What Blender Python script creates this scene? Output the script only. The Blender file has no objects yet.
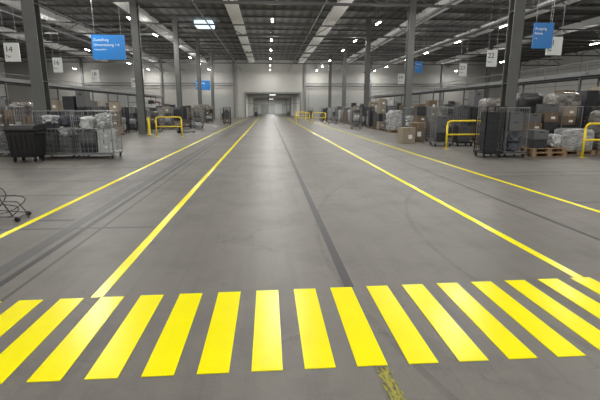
import bpy, math, random
from mathutils import Vector, Matrix, noise
random.seed(11)
scene = bpy.context.scene
COL = scene.collection
try:
    scene.view_settings.view_transform = 'Standard'
except Exception: pass

# ------------------------------------------------ materials
def new_mat(name):
    m = bpy.data.materials.new(name); m.use_nodes = True
    nt = m.node_tree; b = nt.nodes['Principled BSDF']
    return m, nt, b
def setc(b, c, r=0.6, metal=0.0):
    b.inputs['Base Color'].default_value = (c[0], c[1], c[2], 1)
    b.inputs['Roughness'].default_value = r
    b.inputs['Metallic'].default_value = metal
def mixrgb(nt, fac, a, b, blend='MIX'):
    n = nt.nodes.new('ShaderNodeMix'); n.data_type = 'RGBA'; n.blend_type = blend
    for sock, v in ((n.inputs[0], fac), (n.inputs[6], a), (n.inputs[7], b)):
        if isinstance(v, bpy.types.NodeSocket):
            nt.links.new(v, sock)
        elif isinstance(v, (tuple, list)): sock.default_value = (v[0], v[1], v[2], 1)
        else: sock.default_value = v
    return n.outputs[2]
def math_n(nt, op, a, b=None, c=None):
    n = nt.nodes.new('ShaderNodeMath'); n.operation = op
    for i, v in enumerate((a, b, c)):
        if v is None: continue
        if isinstance(v, bpy.types.NodeSocket): nt.links.new(v, n.inputs[i])
        else: n.inputs[i].default_value = v
    return n.outputs[0]
def coord(nt):
    tc = nt.nodes.new('ShaderNodeTexCoord')
    s = nt.nodes.new('ShaderNodeSeparateXYZ'); nt.links.new(tc.outputs['Object'], s.inputs[0])
    return tc.outputs['Object'], s.outputs
def noise_n(nt, vec, scale, detail=4, rough=0.6, mscale=None):
    if mscale:
        mp = nt.nodes.new('ShaderNodeMapping'); mp.inputs['Scale'].default_value = mscale
        nt.links.new(vec, mp.inputs['Vector']); vec = mp.outputs[0]
    n = nt.nodes.new('ShaderNodeTexNoise'); n.inputs['Scale'].default_value = scale
    n.inputs['Detail'].default_value = detail; n.inputs['Roughness'].default_value = rough
    nt.links.new(vec, n.inputs['Vector']); return n.outputs['Fac']
def ramp(nt, fac, p0, p1, c0=(0,0,0), c1=(1,1,1)):
    r = nt.nodes.new('ShaderNodeValToRGB')
    r.color_ramp.elements[0].position = p0; r.color_ramp.elements[1].position = p1
    r.color_ramp.elements[0].color = (*c0, 1); r.color_ramp.elements[1].color = (*c1, 1)
    nt.links.new(fac, r.inputs[0]); return r.outputs[0]
def line_mask(nt, c, period, width, off=0.0):
    a = math_n(nt, 'ADD', c, off + 1000*period)
    m = math_n(nt, 'MODULO', a, period)
    return math_n(nt, 'LESS_THAN', m, width)

def simple(name, c, r=0.6, metal=0.0, var=0.15, scale=6.0, bump=0.0):
    m, nt, b = new_mat(name); setc(b, c, r, metal)
    vec, s = coord(nt)
    f = noise_n(nt, vec, scale)
    col = mixrgb(nt, f, tuple(x*(1-var) for x in c), tuple(min(1, x*(1+var)) for x in c))
    nt.links.new(col, b.inputs['Base Color'])
    if bump:
        bp = nt.nodes.new('ShaderNodeBump'); bp.inputs['Strength'].default_value = bump
        nt.links.new(f, bp.inputs['Height']); nt.links.new(bp.outputs[0], b.inputs['Normal'])
    return m

def mat_floor():
    m, nt, b = new_mat('polished_concrete')
    vec, s = coord(nt)
    big = noise_n(nt, vec, 0.35, 5, 0.6)
    mid = noise_n(nt, vec, 1.3, 7, 0.7)
    fine = noise_n(nt, vec, 6, 6, 0.7)
    streak = noise_n(nt, vec, 1.0, 5, 0.65, (5.0, 0.18, 1))
    speck = noise_n(nt, vec, 90, 2, 0.5)
    c = mixrgb(nt, ramp(nt, big, 0.3, 0.7), (0.112, 0.105, 0.094), (0.162, 0.153, 0.138))
    c = mixrgb(nt, math_n(nt, 'MULTIPLY', ramp(nt, mid, 0.50, 0.66), 0.42), c, (0.072, 0.067, 0.060))
    c = mixrgb(nt, math_n(nt, 'MULTIPLY', ramp(nt, streak, 0.50, 0.70), 0.4), c, (0.064, 0.060, 0.055))
    c = mixrgb(nt, math_n(nt, 'MULTIPLY', ramp(nt, fine, 0.40, 0.72), 0.4), c, (0.180, 0.170, 0.153))
    c = mixrgb(nt, math_n(nt, 'MULTIPLY', ramp(nt, speck, 0.58, 0.7), 0.4), c, (0.052, 0.049, 0.045))
    # hairline cracks
    vo = nt.nodes.new('ShaderNodeTexVoronoi'); vo.feature = 'DISTANCE_TO_EDGE'; vo.inputs['Scale'].default_value = .55
    dn = nt.nodes.new('ShaderNodeTexNoise'); dn.inputs['Scale'].default_value = 2.0; dn.inputs['Detail'].default_value = 5
    nt.links.new(vec, dn.inputs['Vector'])
    vm = nt.nodes.new('ShaderNodeVectorMath'); vm.operation = 'MULTIPLY_ADD'
    nt.links.new(dn.outputs['Color'], vm.inputs[0]); vm.inputs[1].default_value = (.8, .8, 0); nt.links.new(vec, vm.inputs[2])
    nt.links.new(vm.outputs[0], vo.inputs['Vector'])
    crack = math_n(nt, 'MULTIPLY', math_n(nt, 'LESS_THAN', vo.outputs['Distance'], .0035), ramp(nt, big, .45, .6))
    c = mixrgb(nt, math_n(nt, 'MULTIPLY', crack, .5), c, (0.03, 0.029, 0.027))
    px = math_n(nt, 'FLOOR', math_n(nt, 'MULTIPLY', s[0], .42)); py = math_n(nt, 'FLOOR', math_n(nt, 'MULTIPLY', s[1], .5))
    cb = nt.nodes.new('ShaderNodeCombineXYZ'); nt.links.new(px, cb.inputs[0]); nt.links.new(py, cb.inputs[1])
    wn = nt.nodes.new('ShaderNodeTexWhiteNoise'); nt.links.new(cb.outputs[0], wn.inputs['Vector'])
    patch = math_n(nt, 'GREATER_THAN', wn.outputs['Value'], .72)
    side = math_n(nt, 'GREATER_THAN', math_n(nt, 'ABSOLUTE', math_n(nt, 'SUBTRACT', s[0], .8)), 4.28)
    side2 = math_n(nt, 'LESS_THAN', s[0], -1.6)
    c = mixrgb(nt, math_n(nt, 'MULTIPLY', math_n(nt, 'MULTIPLY', patch, side), .3), c, (0.06, 0.057, 0.052))
    j = line_mask(nt, s[1], 4.0, 0.07, -1.8)
    j2 = line_mask(nt, s[0], 6.0, 0.04, -3.7)
    jj = math_n(nt, 'MAXIMUM', j, j2)
    jj = math_n(nt, 'MULTIPLY', jj, math_n(nt, 'MULTIPLY_ADD', math_n(nt, 'MAXIMUM', side, side2), .85, .10))
    c = mixrgb(nt, math_n(nt, 'MULTIPLY', jj, 0.75), c, (0.028, 0.028, 0.028))
    for cx, cy, R in ((9.5, 4.5, 7.6), (9.9, 4.8, 9.3), (-12.0, 9.0, 9.0), (-14, 5, 9.4)):
        dx = math_n(nt, 'SUBTRACT', s[0], cx); dy = math_n(nt, 'SUBTRACT', s[1], cy)
        d = math_n(nt, 'SQRT', math_n(nt, 'ADD', math_n(nt, 'MULTIPLY', dx, dx), math_n(nt, 'MULTIPLY', dy, dy)))
        e = math_n(nt, 'ABSOLUTE', math_n(nt, 'SUBTRACT', d, R))
        k = math_n(nt, 'MULTIPLY', math_n(nt, 'LESS_THAN', e, 0.03), ramp(nt, fine, 0.35, 0.6))
        c = mixrgb(nt, math_n(nt, 'MULTIPLY', k, 0.4), c, (0.05, 0.047, 0.043))
    nt.links.new(c, b.inputs['Base Color'])
    r = math_n(nt, 'MULTIPLY_ADD', fine, 0.22, math_n(nt, 'MULTIPLY_ADD', mid, .14, .29))
    nt.links.new(r, b.inputs['Roughness'])
    b.inputs['Specular IOR Level'].default_value = 0.24
    bp = nt.nodes.new('ShaderNodeBump'); bp.inputs['Strength'].default_value = 0.06
    nt.links.new(fine, bp.inputs['Height']); nt.links.new(bp.outputs[0], b.inputs['Normal'])
    return m
def mat_wall(name, c):
    m, nt, b = new_mat(name); b.inputs['Roughness'].default_value = 0.8
    vec, s = coord(nt)
    f = noise_n(nt, vec, 0.8)
    col = mixrgb(nt, f, tuple(x*0.88 for x in c), tuple(min(.95, x*1.1) for x in c))
    j = math_n(nt, 'MAXIMUM', line_mask(nt, s[0], 5.0, 0.14), line_mask(nt, s[1], 5.0, 0.14))
    j = math_n(nt, 'MAXIMUM', j, line_mask(nt, s[2], 2.4, 0.08))
    col = mixrgb(nt, math_n(nt, 'MULTIPLY', j, 0.7), col, tuple(x*0.25 for x in c))
    nt.links.new(col, b.inputs['Base Color']); return m
def mat_ceiling():
    m, nt, b = new_mat('corrugated_deck'); b.inputs['Roughness'].default_value = 0.7
    vec, s = coord(nt)
    w = math_n(nt, 'SINE', math_n(nt, 'MULTIPLY', s[0], 8.0))
    w = math_n(nt, 'MULTIPLY_ADD', w, 0.5, 0.5)
    col = mixrgb(nt, w, (0.08, 0.08, 0.076), (0.165, 0.162, 0.154))  # light and shade of the corrugations put into colour bands; deck is flat
    nt.links.new(col, b.inputs['Base Color'])
    return m
def mat_yellow():
    m, nt, b = new_mat('yellow_floor_paint'); b.inputs['Roughness'].default_value = 0.26
    b.inputs['Specular IOR Level'].default_value = 0.16
    vec, s = coord(nt)
    f = noise_n(nt, vec, 3, 6, 0.7)
    col = mixrgb(nt, f, (0.79, 0.71, 0.0), (0.89, 0.81, 0.0))
    g = noise_n(nt, vec, 25, 6, 0.75)
    col = mixrgb(nt, math_n(nt, 'MULTIPLY', ramp(nt, g, 0.62, 0.8), 0.5), col, (0.3, 0.27, 0.03))
    nt.links.new(col, b.inputs['Base Color']); return m
def mat_worn():
    m, nt, b = new_mat('worn_yellow_tape'); b.inputs['Roughness'].default_value = 0.6
    vec, s = coord(nt)
    f = noise_n(nt, vec, 16, 6, 0.75, (3.2, .8, 1))
    col = mixrgb(nt, ramp(nt, f, 0.46, 0.58), (0.27, 0.25, 0.015), (0.04, 0.038, 0.022))
    nt.links.new(col, b.inputs['Base Color']); return m
def mat_emit(name, c, s):
    m, nt, b = new_mat(name); setc(b, (0.8, 0.8, 0.8))
    b.inputs['Emission Color'].default_value = (*c, 1); b.inputs['Emission Strength'].default_value = s
    return m
def mat_wrap(name='stretch_film', lo=(0.16, 0.155, 0.15), hi=(0.50, 0.51, 0.52), sc=5):
    m, nt, b = new_mat(name); setc(b, hi, 0.25)
    vec, s = coord(nt)
    f = noise_n(nt, vec, sc, 6, 0.7, (1, 1, 3))
    col = mixrgb(nt, ramp(nt, f, 0.38, 0.62), lo, hi)
    nt.links.new(col, b.inputs['Base Color'])
    bp = nt.nodes.new('ShaderNodeBump'); bp.inputs['Strength'].default_value = 0.5
    nt.links.new(f, bp.inputs['Height']); nt.links.new(bp.outputs[0], b.inputs['Normal'])
    return m

MF = mat_floor(); MY = mat_yellow(); MC = mat_ceiling()
MWALL = mat_wall('concrete_panel_wall', (0.80, 0.79, 0.745))
MWALLD = mat_wall('side_wall_panel', (0.70, 0.695, 0.655))
MWORN = mat_worn(); MWRAP = mat_wrap()
MWRAP2 = mat_wrap('clear_film_bag', (0.12, 0.13, 0.14), (0.60, 0.61, 0.61), 9)
MWRAP3 = mat_wrap('brown_goods_in_film', (0.07, 0.055, 0.043), (0.28, 0.27, 0.255), 4)
MDARK = simple('dark_rubber_strip', (0.018, 0.018, 0.020), 0.5, 0, 0.4, 12)
MDARK2 = simple('worn_dark_band', (0.062, 0.061, 0.060), 0.5, 0, 0.35, 5)
MSTEEL = simple('painted_steel_column', (0.11, 0.113, 0.108), 0.5, 0.1, 0.25, 3)
MBEAM = simple('light_painted_beam', (0.88, 0.88, 0.85), 0.6)
MTRUSS = simple('grey_truss_steel', (0.13, 0.132, 0.128), 0.6)
MPURL = simple('dark_purlin_steel', (0.09, 0.09, 0.087), 0.6)
MGALV = simple('galvanised_steel', (0.26, 0.27, 0.28), 0.4, 0.5)
MDGREY = simple('dark_grey_steel', (0.042, 0.044, 0.049), 0.5, 0.4)
MMID = simple('mid_grey_steel', (0.18, 0.185, 0.185), 0.5, 0.2)
MBLK = simple('black_plastic', (0.012, 0.012, 0.013), 0.45)
MYP = simple('yellow_powder_coat', (0.80, 0.60, 0.01), 0.4)
MCARD = simple('corrugated_cardboard', (0.135, 0.098, 0.067), 0.85, 0, 0.2, 3)
MCARD2 = simple('pale_cardboard', (0.25, 0.215, 0.165), 0.85, 0, 0.2, 3)
MTAPE = simple('brown_packing_tape', (0.20, 0.15, 0.10), 0.3)
MWOOD = simple('rough_pine', (0.24, 0.16, 0.09), 0.8, 0, 0.35, 9)
MSACKW = simple('white_poly_sack', (0.46, 0.47, 0.47), 0.5, 0, 0.3, 5, 0.4)
MSACKG = simple('grey_mail_sack', (0.11, 0.113, 0.117), 0.8, 0, 0.3, 6, 0.4)
MSACKB = simple('slate_mail_sack', (0.055, 0.062, 0.078), 0.8, 0, 0.3, 6, 0.4)
MBLUE = simple('blue_sign_face', (0.01, 0.17, 0.50), 0.4, 0, 0.05)
MWHITE = simple('white_sign_face', (0.66, 0.68, 0.66), 0.5, 0, 0.05)
MTXTW = simple('white_lettering', (0.75, 0.80, 0.86), 0.5, 0, 0.02)
MTXTB = simple('black_lettering', (0.02, 0.02, 0.02), 0.5, 0, 0.02)
MTUBE = mat_emit('lit_fluorescent_tube', (1.0, 0.985, 0.94), 50.0)
MTUBE2 = mat_emit('lit_passage_batten', (1.0, 0.99, 0.95), 5.0)
MSKY = mat_emit('daylight_panel', (0.72, 0.90, 1.0), 1.2)
MGATE = simple('grey_sectional_door', (0.33, 0.34, 0.33), 0.6)
MDOORW = simple('white_door', (0.7, 0.72, 0.7), 0.6)

# ------------------------------------------------ mesh builder
class M:
    def __init__(s): s.v = []; s.f = []
    def box(s, c, d, rz=0.0, ry=0.0, rx=0.0):
        R = Matrix.Rotation(rz, 3, 'Z') @ Matrix.Rotation(ry, 3, 'Y') @ Matrix.Rotation(rx, 3, 'X')
        o = len(s.v)
        for x in (-.5, .5):
            for y in (-.5, .5):
                for z in (-.5, .5):
                    s.v.append(tuple(Vector(c) + R @ Vector((x*d[0], y*d[1], z*d[2]))))
        for f in ((0,1,3,2),(4,6,7,5),(0,4,5,1),(2,3,7,6),(0,2,6,4),(1,5,7,3)):
            s.f.append(tuple(o+i for i in f))
        return s
    def tube(s, a, b, r, n=6, r2=None):
        a = Vector(a); b = Vector(b); d = (b-a)
        if d.length < 1e-6: return s
        d.normalize(); up = Vector((0,0,1)) if abs(d.z) < 0.9 else Vector((1,0,0))
        u = d.cross(up).normalized(); w = d.cross(u)
        o = len(s.v); r2 = r if r2 is None else r2
        for p, rr in ((a, r), (b, r2)):
            for i in range(n):
                t = 2*math.pi*(i+.5)/n
                s.v.append(tuple(p + (u*math.cos(t) + w*math.sin(t))*rr))
        for i in range(n):
            j = (i+1) % n; s.f.append((o+i, o+j, o+n+j, o+n+i))
        s.f.append(tuple(o+n-1-i for i in range(n))); s.f.append(tuple(o+n+i for i in range(n)))
        return s
    def path(s, pts, r, n=8):
        for a, b in zip(pts[:-1], pts[1:]): s.tube(a, b, r, n)
        return s
    def obj(s, name, mat, parent=None, smooth=False, bevel=0.0, loc=None, label=None):
        me = bpy.data.meshes.new(name); me.from_pydata(s.v, [], s.f); me.update()
        me.materials.append(mat)
        if smooth:
            for p in me.polygons: p.use_smooth = True
        ob = bpy.data.objects.new(name, me); COL.objects.link(ob)
        if parent: ob.parent = parent
        if loc: ob.location = loc
        if bevel:
            bv = ob.modifiers.new('bevel', 'BEVEL'); bv.width = bevel; bv.segments = 2; bv.limit_method = 'ANGLE'
        if label: ob['label'] = label
        return ob
def top(ob, label, cat, group=None):
    ob['label'] = label; ob['category'] = cat
    if group: ob['group'] = group
    return ob
def struct(ob): ob['kind'] = 'structure'; return ob
def empty(name, loc=(0,0,0)):
    e = bpy.data.objects.new(name, None); e.location = loc; e.empty_display_size = 0.2
    COL.objects.link(e); return e
def copy_tree(o, parent=None):
    n = o.copy(); COL.objects.link(n)
    if parent is not None: n.parent = parent
    for c in list(o.children): copy_tree(c, n)
    return n
USED = set()
def place(proto, loc, rz=0.0, scale=None, label=None, group=None):
    if proto.name not in USED:
        USED.add(proto.name); n = proto
    else: n = copy_tree(proto)
    n.location = loc; n.rotation_euler = (0, 0, rz)
    n.scale = scale if scale else (1, 1, 1)
    if label: n['label'] = label
    if group: n['group'] = group
    return n

def text_obj(name, body, size, mat, parent, loc, align='LEFT'):
    cu = bpy.data.curves.new(name, 'FONT'); cu.body = body; cu.size = size; cu.extrude = 0.003
    cu.align_x = align
    tmp = bpy.data.objects.new('tmp', cu); COL.objects.link(tmp)
    bpy.context.view_layer.update()
    dg = bpy.context.evaluated_depsgraph_get()
    me = bpy.data.meshes.new_from_object(tmp.evaluated_get(dg))
    bpy.data.objects.remove(tmp)
    me.materials.clear(); me.materials.append(mat)
    ob = bpy.data.objects.new(name, me); COL.objects.link(ob)
    ob.parent = parent; ob.location = loc; ob.rotation_euler = (math.radians(90), 0, 0)
    return ob

# ------------------------------------------------ room
XL, XR, YB, YF, H = -42.0, 44.0, -14.0, 75.0, 9.4
struct(M().box(((XL+XR)/2, (YB+125)/2, -0.1), (XR-XL+1, 125-YB+1, 0.2)).obj('floor', MF))
struct(M().box(((XL+XR)/2, (YB+YF)/2, H+0.15), (XR-XL+1, YF-YB+1, 0.3)).obj('ceiling', MC))
struct(M().box((XL-0.15, (YB+YF)/2, H/2), (0.3, YF-YB, H)).obj('wall_left', MWALLD))
struct(M().box((XR+0.15, (YB+YF)/2, H/2), (0.3, YF-YB, H)).obj('wall_right', MWALLD))
struct(M().box(((XL+XR)/2, YB-0.15, H/2), (XR-XL, 0.3, H)).obj('wall_rear', MWALLD))
OX0, OX1, OH = -3.7, 5.4, 4.0
wb = M()
wb.box(((XL+OX0)/2, YF+0.15, H/2), (OX0-XL, 0.3, H))
wb.box(((XR+OX1)/2, YF+0.15, H/2), (XR-OX1, 0.3, H))
wb.box(((OX0+OX1)/2, YF+0.15, (H+OH)/2), (OX1-OX0, 0.3, H-OH))
struct(wb.obj('wall_far', MWALL))
MPASS = mat_wall('passage_wall', (0.58, 0.59, 0.56))
MPC = simple('passage_ceiling', (0.28, 0.28, 0.27), .8)
YE = 122.0; LP = YE-75.3; CP = 75.3+LP/2
struct(M().box((OX0-0.1, CP, OH/2), (0.2, LP, OH)).obj('wall_passage_left', MPASS))
struct(M().box((OX1+0.1, CP, OH/2), (0.2, LP, OH)).obj('wall_passage_right', MPASS))
struct(M().box(((OX0+OX1)/2, YE+.1, OH/2), (OX1-OX0, 0.2, OH)).obj('wall_passage_end', MPASS))
struct(M().box(((OX0+OX1)/2, CP, OH+0.1), (OX1-OX0+.4, LP, 0.2)).obj('ceiling_passage', MPC))
struct(M().box((-.9, YE-.05, 1.3), (2.0, 0.1, 2.6)).obj('door_1', MGATE))
struct(M().box((2.9, YE-.05, 1.3), (2.0, 0.1, 2.6)).obj('door_2', MDOORW))
for i, y in enumerate((86, 100), 5):
    struct(M().box((OX0+.4, y, OH/2), (.8, .3, OH)).box((OX1-.4, y, OH/2), (.8, .3, OH)).box(((OX0+OX1)/2, y, OH-.2), (OX1-OX0-1.6, .3, .4)).obj('trim_%d' % i, MWALL))
pf = M().box((OX0-0.12, YF-0.05, OH/2), (0.24, 0.12, OH)).box((OX1+0.12, YF-0.05, OH/2), (0.24, 0.12, OH)).box(((OX0+OX1)/2, YF-0.05, OH+0.12), (OX1-OX0+.48, 0.12, .24))
struct(pf.obj('trim_1', MMID))
for i, (x, w, h) in enumerate(((10.4, 7.0, 3.9), (-8.6, 4.4, 3.9), (24, 5, 4.4), (-24, 5, 4.4)), 3):
    g = M().box((x, YF-0.05, h/2), (w, 0.08, h))
    for k in range(1, 8): g.box((x, YF-0.10, h*k/8), (w, 0.03, 0.04))
    struct(g.obj('door_%d' % i, MGATE))
for x in (-30, -17.5, -5.6, 6.3, 17.5, 30):
    top(M().box((0, 0, H/2), (.3, .3, H)).obj('wall_pilaster', MMID, loc=(x, YF-.2, 0)), 'grey steel wall post against the pale panels', 'wall post', 'far wall posts')
top(M().tube((-29.8, 0, 0), (-5.8, 0, 0), .08).tube((-29.8, 0, -.35), (-5.8, 0, -.35), .05).obj('wall_pipe', MMID, loc=(0, YF-.45, 5.6)), 'grey horizontal pipe run along the panelled wall', 'pipe')
top(M().tube((6.5, 0, 0), (38, 0, 0), .08).tube((6.5, 0, -.35), (38, 0, -.35), .05).obj('wall_pipe', MMID, loc=(0, YF-.45, 5.6)), 'grey horizontal pipe run along the panelled wall', 'pipe')
struct(M().box((-5.7, 42.6, 9.1), (1.6, 2.0, 0.4)).obj('window_1', MSKY))

# roof steel
for x in (-26, -18, -10.2, -2.5, 5.5, 13.0, 21, 29):
    b = M().box((0, 0, .34), (0.6, 88.6, 0.44)).box((0, 0, .06), (0.95, 88.6, 0.12))
    o = b.obj('roof_beam', MBEAM, loc=(x, 30.5, H-0.60))
    top(o, 'broad pale grey box girder running under the roof deck', 'roof beam', 'long roof girders')
yy = -2.0
while yy < 75:
    o = M().box((0, 0, 0), (XR-XL-.2, 0.10, 0.12)).obj('roof_purlin', MPURL, loc=((XL+XR)/2, yy, H-0.07))
    top(o, 'thin dark steel purlin crossing beneath the roof deck', 'roof purlin', 'roof purlins')
    yy += 3.0
COLY = [16, 28, 40, 52, 64]
def truss():
    m = M(); L = XR-XL-.4; x0 = -L/2; zb, zt = 7.8, 8.66
    m.box((0, 0, zb), (L, 0.16, 0.14)).box((0, 0, zt), (L, 0.16, 0.10))
    n = 56; s = L/n
    for i in range(n):
        a = (x0+i*s, 0, zb if i % 2 == 0 else zt); b = (x0+(i+1)*s, 0, zt if i % 2 == 0 else zb)
        m.tube(a, b, 0.04, 4)
    return m
tr0 = truss().obj('roof_truss', MTRUSS)
top(tr0, 'grey steel lattice roof truss with diagonal webs', 'roof truss', 'lattice roof trusses')
tr0.location = ((XL+XR)/2, 4, 0)
USED.add(tr0.name)
for y in COLY:
    n = tr0.copy(); COL.objects.link(n); n.location = ((XL+XR)/2, y, 0)
for x, z, r in ((-4.2, 7.5, .05), (3.4, 7.5, .045), (10.6, 7.5, .07), (-13.3, 7.5, .07)):
    m = M().tube((0, -40, 0), (0, 44, 0), r, 8)
    for k in range(-38, 44, 6): m.tube((0, k, 0), (0, k, H-z), .015, 4)
    top(m.obj('sprinkler_pipe', MMID, loc=(x, 30, z), smooth=False), 'slim grey sprinkler pipe under the roof', 'pipe', 'sprinkler pipes')
for x in (-15.8, 15.8):
    m = M().box((-.2, 0, .05), (.02, 84, .1)).box((.2, 0, .05), (.02, 84, .1)).box((0, 0, 0), (.4, 84, .02))
    for k in range(-40, 44, 6): m.tube((-.2, k, 0), (-.2, k, 2.2), .012, 4).tube((.2, k, 0), (.2, k, 2.2), .012, 4)
    top(m.obj('cable_tray', MGALV, loc=(x, 30, 7.2)), 'galvanised cable tray hanging from the roof', 'cable tray', 'cable trays')

def column():
    e = empty('steel_column')
    W = .40
    m = M().box((0, -.18, H/2), (W, .035, H-.01)).box((0, .18, H/2), (W, .035, H-.01)).box((0, 0, H/2), (.03, .34, H-.01))
    for z in (2.5, 5.0, 7.4): m.box((0, 0, z), (W-.02, .36, .02))
    m.obj('column_shaft', MSTEEL, e)
    M().box((0, 0, .015), (.56, .56, .03)).obj('base_plate', MSTEEL, e)
    top(e, 'tall dark grey steel H-section roof column', 'column', 'roof columns')
    return e
pc = column()
COLX = (-7.86, 9.02)
for x in COLX:
    for y in COLY: place(pc, (x, y, 0))
for x in (-25.5, 26.5):
    for y in (28, 52): place(pc, (x, y, 0))
top(M().tube((0, 0, 0), (0, 0, 1.05), .07, 12).box((0, 0, .01), (.26, .26, .02)).obj('bollard', MYP, loc=(-7.3, 27.35, 0)), 'thin round yellow protective post beside the column', 'bollard')

# light fixtures
LZ = 7.55
fx = empty('strip_light')
M().box((0, 0, .05), (.10, 1.2, .05)).obj('lamp_housing', MBEAM, fx)
M().tube((-.04, -.57, 0), (-.04, .57, 0), .018, 8).tube((.04, -.57, 0), (.04, .57, 0), .018, 8).obj('fluorescent_tube', MTUBE, fx)
M().tube((0, -.5, .07), (0, -.5, H-LZ), .008, 4).tube((0, .5, .07), (0, .5, H-LZ), .008, 4).box((0, 0, H-LZ-.01), (.1, 1.2, .02)).obj('suspension_rod', MGALV, fx)
top(fx, 'suspended twin-tube fluorescent strip light, switched on', 'ceiling light', 'fluorescent strip lights')
ld = bpy.data.lights.new('lamp_light', 'AREA'); ld.shape = 'RECTANGLE'; ld.size = .3; ld.size_y = 1.3
ld.energy = 205; ld.color = (1.0, .975, .93)
lo = bpy.data.objects.new('lamp_light', ld); COL.objects.link(lo); lo.parent = fx; lo.location = (0, 0, -.05)
lp = bpy.data.lights.new('lamp_glow', 'POINT'); lp.energy = 120; lp.shadow_soft_size = .08; lp.color = (1.0, .98, .945)
lo = bpy.data.objects.new('lamp_glow', lp); COL.objects.link(lo); lo.parent = fx; lo.location = (0, 0, -.14)
for x in (-30, -18.8, -9.3, .4, 8.0, 17.6, 31):
    y = -8.0
    k = 0
    while y < 74:
        if not (abs(x) > 29 and k % 2):
            yj = y + (0.0 if x in (.4,) else random.uniform(-1.4, 1.4))
            for ty in [4]+COLY:
                if abs(yj-ty) < .8: yj = ty+.85
            yj = min(yj, 72.5)
            xx = x
            if x == -9.3 and k == 3: xx, yj = -7.7, 17.9
            place(fx, (xx, yj, LZ))
        y += 8.0; k += 1
pl = empty('passage_light', (.85, 80, OH-.105))
M().box((0, 0, .06), (1.2, .3, .08)).obj('lamp_housing', MBEAM, pl)
M().tube((-.55, 0, 0), (.55, 0, 0), .022, 8).obj('fluorescent_tube', MTUBE2, pl)
ld2 = bpy.data.lights.new('passage_lamp_light', 'AREA'); ld2.size = 1.2; ld2.energy = 300; ld2.color = (1, .99, .97)
l2 = bpy.data.objects.new('passage_lamp_light', ld2); COL.objects.link(l2); l2.parent = pl; l2.location = (0, 0, -.08)
top(pl, 'white fluorescent batten on the passage ceiling, lit', 'ceiling light', 'passage lights')
for y in (92, 106, 117): place_ = copy_tree(pl); place_.location = (.85, y, OH-.105)

# ------------------------------------------------ floor markings
def strip(name, x, y0, y1, w, mat, z, lab, cat, grp):
    o = M().box((0, 0, z/2), (w, y1-y0, z)).obj(name, mat, loc=(x, (y0+y1)/2, 0))
    return top(o, lab, cat, grp)
for x in (-1.5, 2.97):
    strip('floor_line', x, 3.70 if x > 0 else 3.57, 74.5, .10, MY, .003, 'bright yellow painted line edging the driving lane', 'floor marking', 'yellow lane lines')
for x in (-3.42, 5.18):
    strip('floor_line', x, -6, 74.5, .095, MY, .003, 'bright yellow painted line along the walkway edge', 'floor marking', 'yellow lane lines')
strip('floor_seam', .715, 3.64, 74.5, .09, MDARK, .002, 'dark rubber seam strip running down the lane middle', 'floor seam', 'dark floor seams')
strip('floor_seam', -2.5, 3.5, 74.5, .07, MDARK, .002, 'dark worn seam strip beside the driving lane', 'floor seam', 'dark floor seams')
strip('floor_seam', -2.70, 3.5, 74.5, .15, MDARK2, .002, 'faded dark band beside the driving lane', 'floor seam', 'dark floor seams')
strip('floor_seam', 4.08, 3.8, 74.5, .06, MDARK, .002, 'dark worn seam strip beside the driving lane', 'floor seam', 'dark floor seams')
for y, x0, x1 in ((8.2, -9.0, -3.5), (12.0, -11, -3.5), (6.9, 5.25, 12), (10.4, 5.25, 14), (9.6, -3.35, -2.85), (6.3, -3.35, -2.85)):
    o = M().box((0, 0, .001), (x1-x0, .05, .002)).obj('floor_seam', MDARK, loc=((x0+x1)/2, y, 0))
    top(o, 'thin dark joint strip crossing the side floor', 'floor seam', 'dark floor seams')
for k in range(-9, 13):
    x = -.03 + .3335*k; w = .195
    yt = 3.615+.027*(x-.3); yb = 2.40+.008*(x)
    m = M(); z = .0045; w2 = w/2
    m.v = [(-w2, yb, 0), (w2, yb, 0), (w2, yt, 0), (-w2, yt, 0), (-w2, yb, z), (w2, yb, z), (w2, yt, z), (-w2, yt, z)]
    m.f = [(3,2,1,0), (4,5,6,7), (0,1,5,4), (1,2,6,5), (2,3,7,6), (3,0,4,7)]
    top(m.obj('crosswalk_stripe', MY, loc=(x, 0, 0)), 'bright yellow painted crosswalk bar on grey concrete floor', 'crosswalk stripe', 'crosswalk stripes')
m = M(); pts = []
n = 30
for i in range(n):
    y = 2.385 - i*.020
    ww = 1.0 if i < 18 else 1.0-(i-18)*.05
    pts.append((.66 + random.uniform(-.016, .012), y, .66+.08*ww + random.uniform(-.022, .016)))
for a, y, b in pts: m.v += [(a, y, .0035), (b, y, .0035)]
for i in range(n-1): m.f.append((2*i, 2*i+2, 2*i+3, 2*i+1))
top(m.obj('worn_tape', MWORN), 'frayed yellow and black floor tape, badly worn', 'floor tape')

# ------------------------------------------------ prototypes
def caster(parent, x, y, r=.06):
    m = M().tube((x-.018, y, r), (x+.018, y, r), r, 12).box((x, y, r+.03), (.055, .03, r*1.1)).box((x, y, 2*r+.005), (.09, .09, .012))
    return m.obj('caster', MBLK, parent)
def wire_panel(m, p0, ax, w, z0, z1, nx, nz, rw=.006, fr=.016):
    ax = Vector(ax); p0 = Vector(p0)
    a = p0; b = p0 + ax*w
    up = Vector((0, 0, 1))
    m.tube(a+up*z0, a+up*z1, fr, 6); m.tube(b+up*z0, b+up*z1, fr, 6)
    m.tube(a+up*z1, b+up*z1, fr, 6); m.tube(a+up*(z0+.02), b+up*(z0+.02), fr, 6)
    for i in range(1, nx): q = a+ax*w*i/nx; m.tube(q+up*z0, q+up*z1, rw, 4)
    for i in range(1, nz): z = z0+(z1-z0)*i/nz; m.tube(a+up*z, b+up*z, rw, 4)
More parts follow.
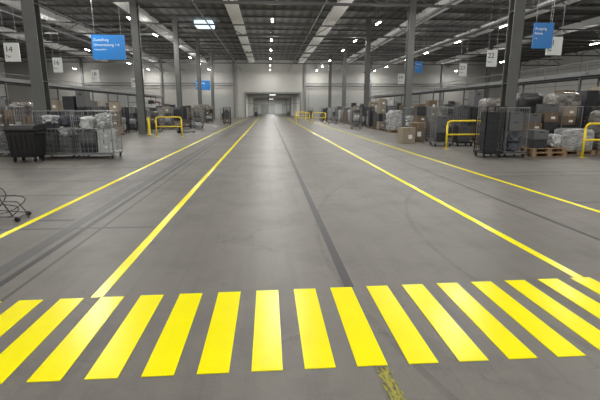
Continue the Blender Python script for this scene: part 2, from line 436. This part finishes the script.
def cage(name, w, d, h, front=0.0, mat=MGALV, lab='', nx=8, nz=11):
    e = empty(name)
    z0 = .16
    m = M().box((0, 0, z0), (w, d, .03)).box((0, -d/2+.02, z0-.01), (w, .04, .06)).box((0, d/2-.02, z0-.01), (w, .04, .06))
    m.obj('base_deck', mat, e)
    for x in (-w/2+.07, w/2-.07):
        for y in (-d/2+.07, d/2-.07): caster(e, x, y)
    for x in (-w/2+.02, w/2-.02):
        m = M(); wire_panel(m, (x, -d/2+.02, 0), (0, 1, 0), d-.04, z0, h, max(3, int(nx*d/w)), nz); m.obj('side_panel', mat, e)
    m = M(); wire_panel(m, (-w/2+.02, d/2-.02, 0), (1, 0, 0), w-.04, z0, h, nx, nz); m.obj('back_panel', mat, e)
    if front:
        m = M(); wire_panel(m, (-w/2+.02, -d/2+.02, 0), (1, 0, 0), w-.04, z0, front, nx, max(3, int(nz*front/h))); m.obj('front_gate', mat, e)
    top(e, lab, 'roll cage')
    return e
P_cage = cage('roll_cage', .8, .7, 1.65, .8, MGALV, 'galvanised wire roll cage on black casters')
P_caged = cage('roll_cage', .74, .66, 1.65, 1.65, MDGREY, 'dark grey steel wire roll cage on casters')
P_cagem = cage('roll_cage', .78, .68, 1.6, 0, MMID, 'open-fronted grey wire roll cage on casters')
P_mesh = cage('mesh_container', 1.19, .9, 1.5, .95, MGALV, 'wide galvanised wire mesh container filled with sacks', 9, 9)

def pallet():
    e = empty('wooden_pallet')
    m = M()
    for i in range(5): m.box((0, -.4+.08+i*.16, .133), (1.2, .13, .022))
    for x in (-.53, 0, .53): m.box((x, 0, .111), (.14, .8, .022))
    m.obj('deck', MWOOD, e)
    m = M()
    for x in (-.53, 0, .53):
        for y in (-.33, 0, .33): m.box((x, y, .061), (.14, .13, .078))
    for y in (-.33, 0, .33): m.box((0, y, .011), (1.2, .13, .022))
    m.obj('runner', MWOOD, e)
    return top(e, 'rough pine shipping pallet on the concrete floor', 'pallet', 'wooden pallets')
P_pal = pallet()
def box(mat, nm='cardboard_box'):
    e = empty(nm)
    m = M().box((0, 0, .5), (1, 1, 1))
    m.obj('box_body', mat, e, bevel=.012)
    M().box((0, 0, 1.0), (.09, 1.004, .003)).box((0, -.5015, .87), (.09, .004, .26)).box((0, .5015, .87), (.09, .004, .26)).obj('packing_tape', MTAPE, e)
    M().box((.12, -.502, .42), (.3, .004, .25)).obj('shipping_label', MWHITE, e)
    return top(e, 'closed brown cardboard carton sealed with tape', 'cardboard box')
def crate(mat, nm, lab):
    e = empty(nm)
    m = M()
    m.box((0, 0, .02), (.92, .92, .04))
    for sx, sy, dx, dy in ((-.47, 0, .04, .94), (.47, 0, .04, .94), (0, -.47, .94, .04), (0, .47, .94, .04)):
        m.box((sx, sy, .49), (dx, dy, .94))
    for z in (.3, .62): m.box((0, 0, z), (.995, .995, .03))
    for x in (-.3, 0, .3): m.box((x, -.485, .5), (.03, .03, .9))
    m.obj('crate_shell', mat, e)
    M().box((0, 0, .975), (1.0, 1.0, .05)).obj('rim', mat, e)
    M().box((0, -.497, .8), (.3, .006, .1)).obj('grip_slot', MBLK, e)
    return top(e, lab, 'crate')
P_box = box(MCARD); P_box2 = box(MCARD2)
P_box3 = crate(MSACKG, 'grey_tote', 'ribbed grey plastic transport tote with lid')
P_box4 = box(MSACKW, 'white_carton'); P_box4['label'] = 'white cardboard carton sealed with tape'
P_box5 = crate(MDGREY, 'black_crate', 'ribbed black stackable plastic crate')
def blob(name, mat, seed, dims, lab, cat, amp=.18, fq=2.2, sq=.5):
    import bmesh
    bm = bmesh.new(); bmesh.ops.create_icosphere(bm, subdivisions=4, radius=1)
    for v in bm.verts:
        p = v.co.copy()
        q = Vector([math.copysign(abs(c)**sq, c) for c in p])
        nn = noise.noise(p*fq + Vector((seed*3.1, 0, 0)))*amp + noise.noise(p*fq*3 + Vector((0, seed, 0)))*amp*.5
        q *= (1+nn)
        v.co = q
    lo_ = [min(v.co[i] for v in bm.verts) for i in range(3)]; hi_ = [max(v.co[i] for v in bm.verts) for i in range(3)]
    for v in bm.verts:
        q = [(v.co[i]-lo_[i])/(hi_[i]-lo_[i]) for i in range(3)]
        v.co = ((q[0]-.5)*dims[0], (q[1]-.5)*dims[1], max(q[2]-.06, 0)/.94*dims[2])
    me = bpy.data.meshes.new(name); bm.to_mesh(me); bm.free(); me.materials.append(mat)
    for p in me.polygons: p.use_smooth = True
    o = bpy.data.objects.new(name, me); COL.objects.link(o)
    return top(o, lab, cat)
P_sw = blob('sack', MSACKW, 1, (.62, .5, .42), 'bulging white plastic sack', 'sack', .35)
P_sg = blob('sack', MSACKG, 2, (.62, .5, .42), 'crumpled grey cloth mail sack', 'sack', .35)
P_sb = blob('sack', MSACKB, 3, (.62, .5, .42), 'crumpled slate-grey mail sack', 'sack', .3)
P_sf = blob('sack', MWRAP2, 6, (.62, .5, .42), 'clear film bag of mixed pale items', 'sack', .4)
P_wr = blob('wrapped_load', MWRAP, 4, (1.14, .78, 1.25), 'pallet load wrapped in cloudy stretch film', 'wrapped goods', .08, 2.5, .28)
P_wrb = blob('wrapped_load', MWRAP3, 8, (1.14, .78, 1.25), 'brown goods bundled in clear stretch film', 'wrapped goods', .05, 2.5, .25)
P_wrd = blob('wrapped_load', simple('black_stretch_film', (.03, .03, .032), .3, 0, .3, 6, .5), 5, (1.14, .78, 1.1), 'pallet load wrapped in black film', 'wrapped goods', .06, 2.5, .28)

def waste_bin():
    e = empty('waste_container')
    m = M()
    def ring(z, w, d): return [(-w/2, -d/2, z), (w/2, -d/2, z), (w/2, d/2, z), (-w/2, d/2, z)]
    lv = [ring(.16, .78, .62), ring(.3, .82, .7), ring(.92, .90, .80), ring(.94, .96, .88), ring(.99, .96, .88)]
    for r in lv: m.v += r
    for i in range(len(lv)-1):
        for k in range(4): m.f.append((4*i+k, 4*i+(k+1) % 4, 4*i+4+(k+1) % 4, 4*i+4+k))
    m.f += [(3, 2, 1, 0), (16, 17, 18, 19)]
    for x in (-.32, -.16, 0, .16, .32): m.box((x, -.385, .6), (.05, .04, .5), rx=.07)
    m.obj('bin_body', MBLK, e, bevel=.01)
    m = M()
    for i in range(8):
        a0 = math.pi*i/8; a1 = math.pi*(i+1)/8
        y0, z0, y1, z1 = -.43*math.cos(a0), 1.0+.12*math.sin(a0), -.43*math.cos(a1), 1.0+.12*math.sin(a1)
        o = len(m.v); m.v += [(-.47, y0, z0), (.47, y0, z0), (.47, y1, z1), (-.47, y1, z1), (-.47, 0, 1.0), (.47, 0, 1.0)]
        m.f += [(o, o+1, o+2, o+3), (o, o+3, o+4), (o+1, o+5, o+2)]
    m.obj('bin_lid', MBLK, e)
    for x in (-.33, .33):
        for y in (-.24, .24): caster(e, x, y, .08)
    M().tube((-.51, -.3, .86), (-.51, .3, .86), .018).tube((.51, -.3, .86), (.51, .3, .86), .018).box((-.48, 0, .86), (.06, .5, .04)).box((.48, 0, .86), (.06, .5, .04)).obj('handle', MBLK, e)
    return top(e, 'large black wheeled waste container with domed lid', 'waste container')
P_bin = waste_bin()

def jack():
    e = empty('pallet_truck')
    M().box((-.19, .1, .09), (.16, 1.15, .06)).box((.19, .1, .09), (.16, 1.15, .06)).box((0, -.52, .2), (.5, .14, .28)).obj('fork_frame', MMID, e, bevel=.01)
    M().tube((0, -.6, .18), (0, -.6, .55), .06, 10).obj('hydraulic_pump', MBLK, e)
    h = M().tube((0, -.62, .5), (0, -.95, 1.1), .022, 8)
    h.path([(-.14, -.97, 1.14), (-.12, -1.03, 1.25), (.12, -1.03, 1.25), (.14, -.97, 1.14), (-.14, -.97, 1.14)], .018, 8)
    h.obj('tiller', MBLK, e)
    for x in (-.08, .08): M().tube((x-.03, -.6, .09), (x+.03, -.6, .09), .09, 16).obj('wheel', MDGREY, e)
    for x in (-.19, .19): M().tube((x-.05, .55, .04), (x+.05, .55, .04), .04, 12).obj('wheel', MDGREY, e)
    return top(e, 'grey hand pallet truck with black tiller', 'pallet truck', 'pallet trucks')
P_jack = jack()

def rail(w, h=1.1):
    e = empty('guard_rail')
    pts = [(-w/2, 0, .02), (-w/2, 0, h-.15)]
    for i in range(1, 6):
        a = math.pi/2*i/5; pts.append((-w/2+.15-.15*math.cos(a), 0, h-.15+.15*math.sin(a)))
    R = [(-x, y, z) for x, y, z in reversed(pts)]
    M().path(pts+R, .038, 8).obj('hoop', MYP, e, smooth=True)
    M().tube((-w/2, 0, h*.52), (w/2, 0, h*.52), .034, 8).obj('middle_rail', MYP, e, smooth=True)
    for x in (-w/2, w/2): M().box((x, 0, .008), (.16, .16, .016)).obj('foot_plate', MYP, e)
    return top(e, 'bright yellow tubular steel guard rail bolted to floor', 'guard rail', 'yellow guard rails')
P_rail = rail(1.42)

# ------------------------------------------------ placement, left side
occ = []
def take(x, y, w=1.25, d=.95): occ.append((x, y, w, d))
place(P_bin, (-7.30, 13.68, 0), .0, (.88, .95, 1.0)); take(-7.30, 13.7)
def fill_cage(x, y, w, levels, kinds, zs=.177, h=.40, group='sacks in the cages', sc=1.0, d=.9):
    z = zs
    for i in range(levels):
        k = kinds[i % len(kinds)] if levels == 4 else random.choice(kinds); hh = h*sc*random.uniform(.75, 1.15)
        place(k, (x+random.uniform(-.02, .02), y, z), random.choice((0, .05, -.05, math.pi)), (w/.66, d, hh/.42), group=group); z += hh*1.003
place(P_mesh, (-6.80, 14.75, 0), .0, label='wide mesh container heaped with grey and clear bags')
place(P_mesh, (-5.57, 14.7, 0), .0, label='wide mesh container heaped with totes and white sacks')
def box_stack(x, y, dims, n, z0=0.0, protos=None, g='stacked cartons'):
    z = z0
    for i in range(n):
        p = random.choice(protos or [P_box, P_box2, P_box3, P_box5])
        hh = dims[2]*random.uniform(.75, 1.15)
        sx = dims[0]*random.uniform(.8, 1.0); sy = dims[1]*random.uniform(.8, 1.0)
        place(p, (x+random.uniform(-.02, .02), y, z), random.uniform(-.05, .05), (sx, sy, hh), group=g); z += hh*1.003
    return z
z = box_stack(-7.08, 14.75, (.46, .6, .32), 3, .177, [P_box3, P_box3, P_box5], 'parcels in the cages'); fill_cage(-7.08, 14.75, .5, 1, [P_sf], z, .34, d=1.3)
z = box_stack(-6.53, 14.75, (.48, .6, .32), 2, .177, [P_box3], 'parcels in the cages'); fill_cage(-6.53, 14.75, .48, 2, [P_sf, P_sb], z, .34, d=1.4)
z = box_stack(-5.85, 14.7, (.48, .6, .34), 2, .177, [P_box5, P_box3], 'parcels in the cages'); fill_cage(-5.85, 14.7, .50, 1, [P_sw], z, .55, d=1.4)
z = box_stack(-5.31, 14.7, (.46, .6, .36), 2, .177, [P_box3, P_box4], 'parcels in the cages'); fill_cage(-5.31, 14.7, .48, 1, [P_sf], z, .5, d=1.4)
take(-6.2, 14.7, 2.8, 1.0)
ALLB = [P_box, P_box3, P_box3, P_box5, P_box3, P_box4, P_box2]
def pallet_boxes(x, y, rz=0.0, h=1.2, mixed=None):
    place(P_pal, (x, y, 0), 0); take(x, y)
    nl = random.choice((3, 4, 5)); hh = h/nl
    for (dx) in (-.3, .3):
        box_stack(x+dx, y, (.55, .72, hh), random.choice((nl-1, nl, nl)), .146, mixed or random.choice((None, ALLB, [P_box3, P_box5], [P_box, P_box2, P_box5])))
def pallet_wrap(x, y, p=None, s=1.0):
    place(P_pal, (x, y, 0), 0); take(x, y)
    place(p or random.choice((P_wr, P_wrd, P_wrb)), (x, y, .146), random.choice((0, math.pi)), (1, 1, s), group='wrapped pallet loads')
def cage_full(x, y, p=None, rz=0.0):
    p = p or random.choice((P_cage, P_caged, P_cagem)); take(x, y, .85, .75)
    place(p, (x, y, 0), rz, group='roll cages')
    r = random.random()
    if r < .35: fill_cage(x, y, .54, random.choice((2, 3)), [P_sw, P_sg, P_sb, P_sf])
    elif r < .94: box_stack(x, y, (.58, .50, .36), random.choice((2, 3, 4)), .178, ALLB, 'parcels in the cages')
pallet_boxes(-9.6, 17.2, h=1.5, mixed=[P_box2, P_box]); pallet_boxes(-11.0, 17.6, h=1.9, mixed=[P_box, P_box2]); pallet_wrap(-12.4, 17.4, P_wrb, 1.4); pallet_boxes(-13.7, 18.8, h=2.0)
cage_full(-9.7, 15.6, P_cage); cage_full(-8.7, 15.4, P_cage)
box_stack(-10.5, 15.6, (.6, .6, .45), 3, protos=[P_box]); box_stack(-11.3, 15.7, (.7, .6, .5), 3, protos=[P_box, P_box2])
take(-10.9, 15.6, 1.6, .7)
pallet_boxes(-8.0, 18.4, h=1.2); cage_full(-6.9, 18.3)
place(P_rail, (-5.62, 25.2, 0), 0); take(-5.62, 25.2, 1.6, .2)
# right near
place(P_caged, (7.30, 13.9, 0), .04, (.9, 1, 1), group='roll cages', label='narrow dark steel roll cage on casters'); place(P_cagem, (8.10, 13.95, 0), -.03, (.95, 1, 1), group='roll cages'); take(7.6, 13.9, 1.7, .8)
box_stack(7.30, 13.93, (.46, .46, .34), 4, .178, [P_box5]); fill_cage(8.10, 13.95, .5, 2, [P_sb, P_sg], .178, .3); box_stack(8.10, 13.95, (.48, .46, .3), 2, .86, [P_box3])
place(P_pal, (9.32, 14.05, 0)); place(P_pal, (9.30, 14.07, .1441), .03); box_stack(9.02, 14.06, (.55, .7, .3), 2, .289, [P_box3, P_box5]); fill_cage(9.66, 14.06, .5, 1, [P_sf], .289, .45); take(9.32, 14.05)
place(P_rail, (11.05, 13.5, 0), 0); take(11.2, 13.5, 1.6, .2)
pallet_wrap(10.75, 14.6, P_wr, .62); pallet_wrap(12.1, 14.7, P_wrb, 1.1); pallet_boxes(13.5, 14.8, h=1.8)
pallet_boxes(9.95, 15.5, h=1.75, mixed=[P_box3, P_box5, P_box]); cage_full(11.1, 15.6, P_cage); cage_full(12.0, 15.7, P_caged); cage_full(12.9, 15.8, P_cagem)
place(P_rail, (7.75, 16.7, 0), 0); take(7.75, 16.7, 1.6, .2)
place(P_box2, (6.4, 19.8, 0), .1, (.62, .6, .72), 'large pale cardboard carton standing alone on the floor'); take(6.4, 19.8, .7, .7)
place(P_box, (7.15, 20.6, 0), -.1, (.6, .6, .9), 'tall brown cardboard carton standing on the floor'); take(7.15, 20.6, .7, .7)
cage_full(8.1, 20.6, P_cage); cage_full(7.4, 18.2, P_cagem); cage_full(8.35, 18.2, P_caged)
pallet_boxes(8.2, 22.4, h=1.5, mixed=ALLB)
pallet_boxes(10.4, 16.8, h=2.1, mixed=[P_box, P_box3, P_box5]); pallet_wrap(11.8, 16.9, P_wrb, 1.65); pallet_boxes(13.2, 17.0, h=2.3, mixed=[P_box, P_box2, P_box5]); pallet_wrap(9.7, 18.3, P_wrb, 1.5)
pallet_wrap(11.1, 18.2, P_wrd, 1.9); pallet_boxes(12.5, 18.3, h=2.4, mixed=[P_box3, P_box4, P_box])
place(P_jack, (-5.4, 29.0, 0), -.5); take(-5.4, 29.0, 1, 1.8)
def ok(x, y):
    for a in COLX:
        for b in COLY:
            if abs(x-a) < .95 and abs(y-b) < .75: return False
    for a, b, w, d in occ:
        if abs(x-a) < (w+1.25)/2 and abs(y-b) < (d+.9)/2: return False
    return True
def row(xs, y0, y1, dy, p=.75):
    for x in xs:
        y = y0 + random.uniform(0, .3)
        while y < y1:
            if random.random() < p and ok(x, y):
                r = random.random()
                if r < .36: pallet_boxes(x, y, h=random.uniform(1.3, 2.4))
                elif r < .58: pallet_wrap(x, y, None, random.uniform(.9, 1.7))
                else: cage_full(x-.1, y)
            y += dy
for x, y in ((-6.5, 35.4), (-5.6, 35.5), (-6.4, 38), (-4.1, 44.2), (-6.5, 49), (6.4, 43.6), (7.3, 43.8), (6.5, 50), (7.0, 56), (-5.6, 56), (-5.6, 60), (6.2, 64), (6.8, 33.5), (-2.3, 83), (4.2, 90)): cage_full(x, y)
for x, y, r in ((3.75, 47, 0), (5.45, 47.0, 0), (4.4, 60, 0)):
    place(P_rail, (x, y, 0), r); take(x, y, 1.6, .2)
row((8.6,), 24.2, 62, 1.5, .92)
row((10.2, 11.6), 19.6, 62, 2.0, .92)
row((13.0,), 19.6, 50, 2.6, .8)
row((16.4, 18.2, 20.6), 17.0, 56, 3.8, .65)
row((-9.3, -10.7), 20.0, 62, 2.2, .88)
row((-12.1,), 20.0, 50, 2.8, .8)
row((-16.0, -17.8, -20.5), 20.0, 56, 3.8, .65)
row((-7.6,), 30.4, 62, 1.9, .8)

# ------------------------------------------------ elevated conveyors
for X, lab in ((14.8, 'elevated grey belt conveyor on steel legs'), (-14.8, 'elevated grey belt conveyor on steel legs')):
    e = empty('conveyor', (X, 0, 0)); y0, y1 = 13.0, 62.0; L = y1-y0; c = (y0+y1)/2
    M().box((0, c, 3.12), (.9, L, .04)).box((0, c, 2.95), (.9, L, .04)).obj('belt', MDGREY, e)
    M().box((-.5, c, 3.12), (.06, L, .2)).box((.5, c, 3.12), (.06, L, .2)).obj('side_frame', MMID, e)
    m = M().tube((-.58, y0, 3.6), (-.58, y1, 3.6), .02, 6)
    y = y0
    while y <= y1: m.tube((-.58, y, 3.0), (-.58, y, 3.6), .016, 6); y += 3
    m.obj('hand_rail', MMID, e)
    y = y0+.5
    while y < y1:
        M().box((-.45, y, 1.48), (.08, .08, 2.96)).box((.45, y, 1.48), (.08, .08, 2.96)).box((0, y, 2.2), (.82, .05, .06)).box((-.45, y, .01), (.18, .18, .02)).box((.45, y, .01), (.18, .18, .02)).obj('support_leg', MSTEEL, e)
        y += 6
    top(e, lab, 'conveyor', 'elevated conveyors')

# ------------------------------------------------ signs
def sign(x, y, z, w, h, lines, blue, lab, rz=0.0):
    e = empty('hanging_sign', (x, y, z)); e.rotation_euler = (0, 0, rz)
    M().box((0, 0, 0), (w, .03, h)).obj('sign_board', MBLUE if blue else MWHITE, e)
    M().tube((-w*.4, 0, h/2), (-w*.4, 0, H-z), .008, 4).tube((w*.4, 0, h/2), (w*.4, 0, H-z), .008, 4).obj('suspension_cable', MGALV, e)
    for (t, s, dz) in lines:
        text_obj('lettering', t, s, MTXTW if blue else MTXTB, e, (-w*.44, -.022, dz))
    top(e, lab, 'hanging sign', 'hanging signs')
sign(-8.05, 23.7, 4.62, 1.64, 1.2, [('Zustellung', .18, .30), ('Umverteilung 1-4', .18, .06), ('Ausgang Halle 1', .10, -.14)], True, 'blue hanging sign with white lettering above the aisle')
sign(-8.3, 58, 4.45, 1.8, 1.2, [('Zustellung', .24, .2), ('Ausgang', .18, -.2)], True, 'blue hanging sign with white lettering above the aisle')
sign(11.3, 17.9, 4.5, .85, 1.0, [('Ausgang', .15, .22), ('Pakete', .13, .04), ('5-8', .09, -.14)], True, 'narrow blue hanging sign with white lettering')
sign(10.95, 31.8, 4.5, .55, .8, [('Pakete', .14, .15), ('9-12', .12, -.1)], True, 'narrow blue hanging sign with white lettering')
for x, y, z, w, h, t in ((-12.15, 22.5, 4.2, .7, .85, '14'), (-12.95, 28.8, 4.2, .55, .88, '16'), (-14.2, 38, 4.2, .60, .95, '18'),
                   (12.3, 18.6, 4.2, .7, .75, '21'), (12.0, 23.3, 4.2, .56, .86, '22'), (13.6, 30.3, 4.2, .52, .85, '23'), (-13.9, 48, 4.2, .8, .9, '20'), (12.2, 40, 4.2, .6, .9, '24'), (-9.6, 34.5, 4.1, .6, .8, '17')):
    sign(x, y, z, w, h, [(t, h*.42, .02), ('Tor', h*.18, -h*.28)], False, 'small white hanging gate number sign with black digits')

# ------------------------------------------------ small wire trolley
e = empty('folding_trolley', (-3.95, 6.45, 0)); e.scale = (1.3, 1.3, 1.15)
m = M()
m.path([(-.45, -.12, .06), (-.1, -.14, .07), (.28, -.12, .05)], .006, 6).path([(-.45, .14, .06), (-.1, .16, .07), (.22, .12, .05)], .006, 6)
m.path([(-.45, -.12, .06), (-.45, .14, .06)], .006, 6).path([(.28, -.12, .05), (.22, .12, .05)], .006, 6)
m.obj('base_frame', MBLK, e, smooth=True)
m = M()
def loop(cx, cz, rx, rz, y, ph, n=16, r=.006, tilt=.0):
    pts = []
    for i in range(n+1):
        a = 2*math.pi*i/n+ph
        pts.append((cx+rx*math.cos(a)+.02*math.sin(3*a), y+.08*math.sin(a+ph), max(.02, cz+rz*math.sin(a)+tilt*math.cos(a))))
    m.path(pts, r, 5)
loop(-.12, .26, .20, .18, -.04, .3); loop(-.02, .17, .24, .11, .04, 1.4, tilt=.04); loop(.08, .13, .14, .09, -.1, 2.1)
loop(-.28, .18, .13, .12, .05, .8, tilt=-.04)
m.path([(-.4, -.12, .07), (-.28, -.1, .3), (-.16, -.08, .50), (-.06, -.05, .49), (.02, -.06, .34), (.2, -.12, .06)], .008, 6)
m.path([(-.3, .1, .3), (-.45, .1, .38), (-.6, .05, .36)], .006, 6).path([(.0, .1, .2), (.2, 0, .22), (.3, -.05, .12), (.33, -.05, .02)], .006, 6)
m.obj('bent_wire_frame', MDGREY, e, smooth=True)
for x, y in ((-.45, -.15), (-.45, .17), (.26, -.15), (.22, .15)):
    M().tube((x, y-.012, .03), (x, y+.012, .03), .03, 14).tube((x, y-.02, .03), (x, y+.02, .03), .012, 8).obj('wheel', MBLK, e)
top(e, 'small black trolley frame of thin tangled bent wire', 'trolley')

def rm(o):
    for c in list(o.children): rm(c)
    bpy.data.objects.remove(o)
for p in (P_cage, P_caged, P_cagem, P_mesh, P_pal, P_box, P_box2, P_box3, P_box4, P_box5, P_sw, P_sg, P_sb, P_sf, P_wr, P_wrb, P_wrd, P_bin, P_rail, P_jack):
    if p.name not in USED: rm(p)

# ------------------------------------------------ world, camera
w = bpy.data.worlds.new('world'); scene.world = w; w.use_nodes = True
w.node_tree.nodes['Background'].inputs[0].default_value = (.5, .55, .6, 1)
w.node_tree.nodes['Background'].inputs[1].default_value = .3
cd = bpy.data.cameras.new('camera'); cd.lens = 25.8; cd.sensor_width = 36
co = bpy.data.objects.new('camera', cd); COL.objects.link(co)
co.location = (0, 0, 1.6)
co.rotation_euler = (math.radians(90-12.08), 0, math.radians(-4.16))
scene.camera = co
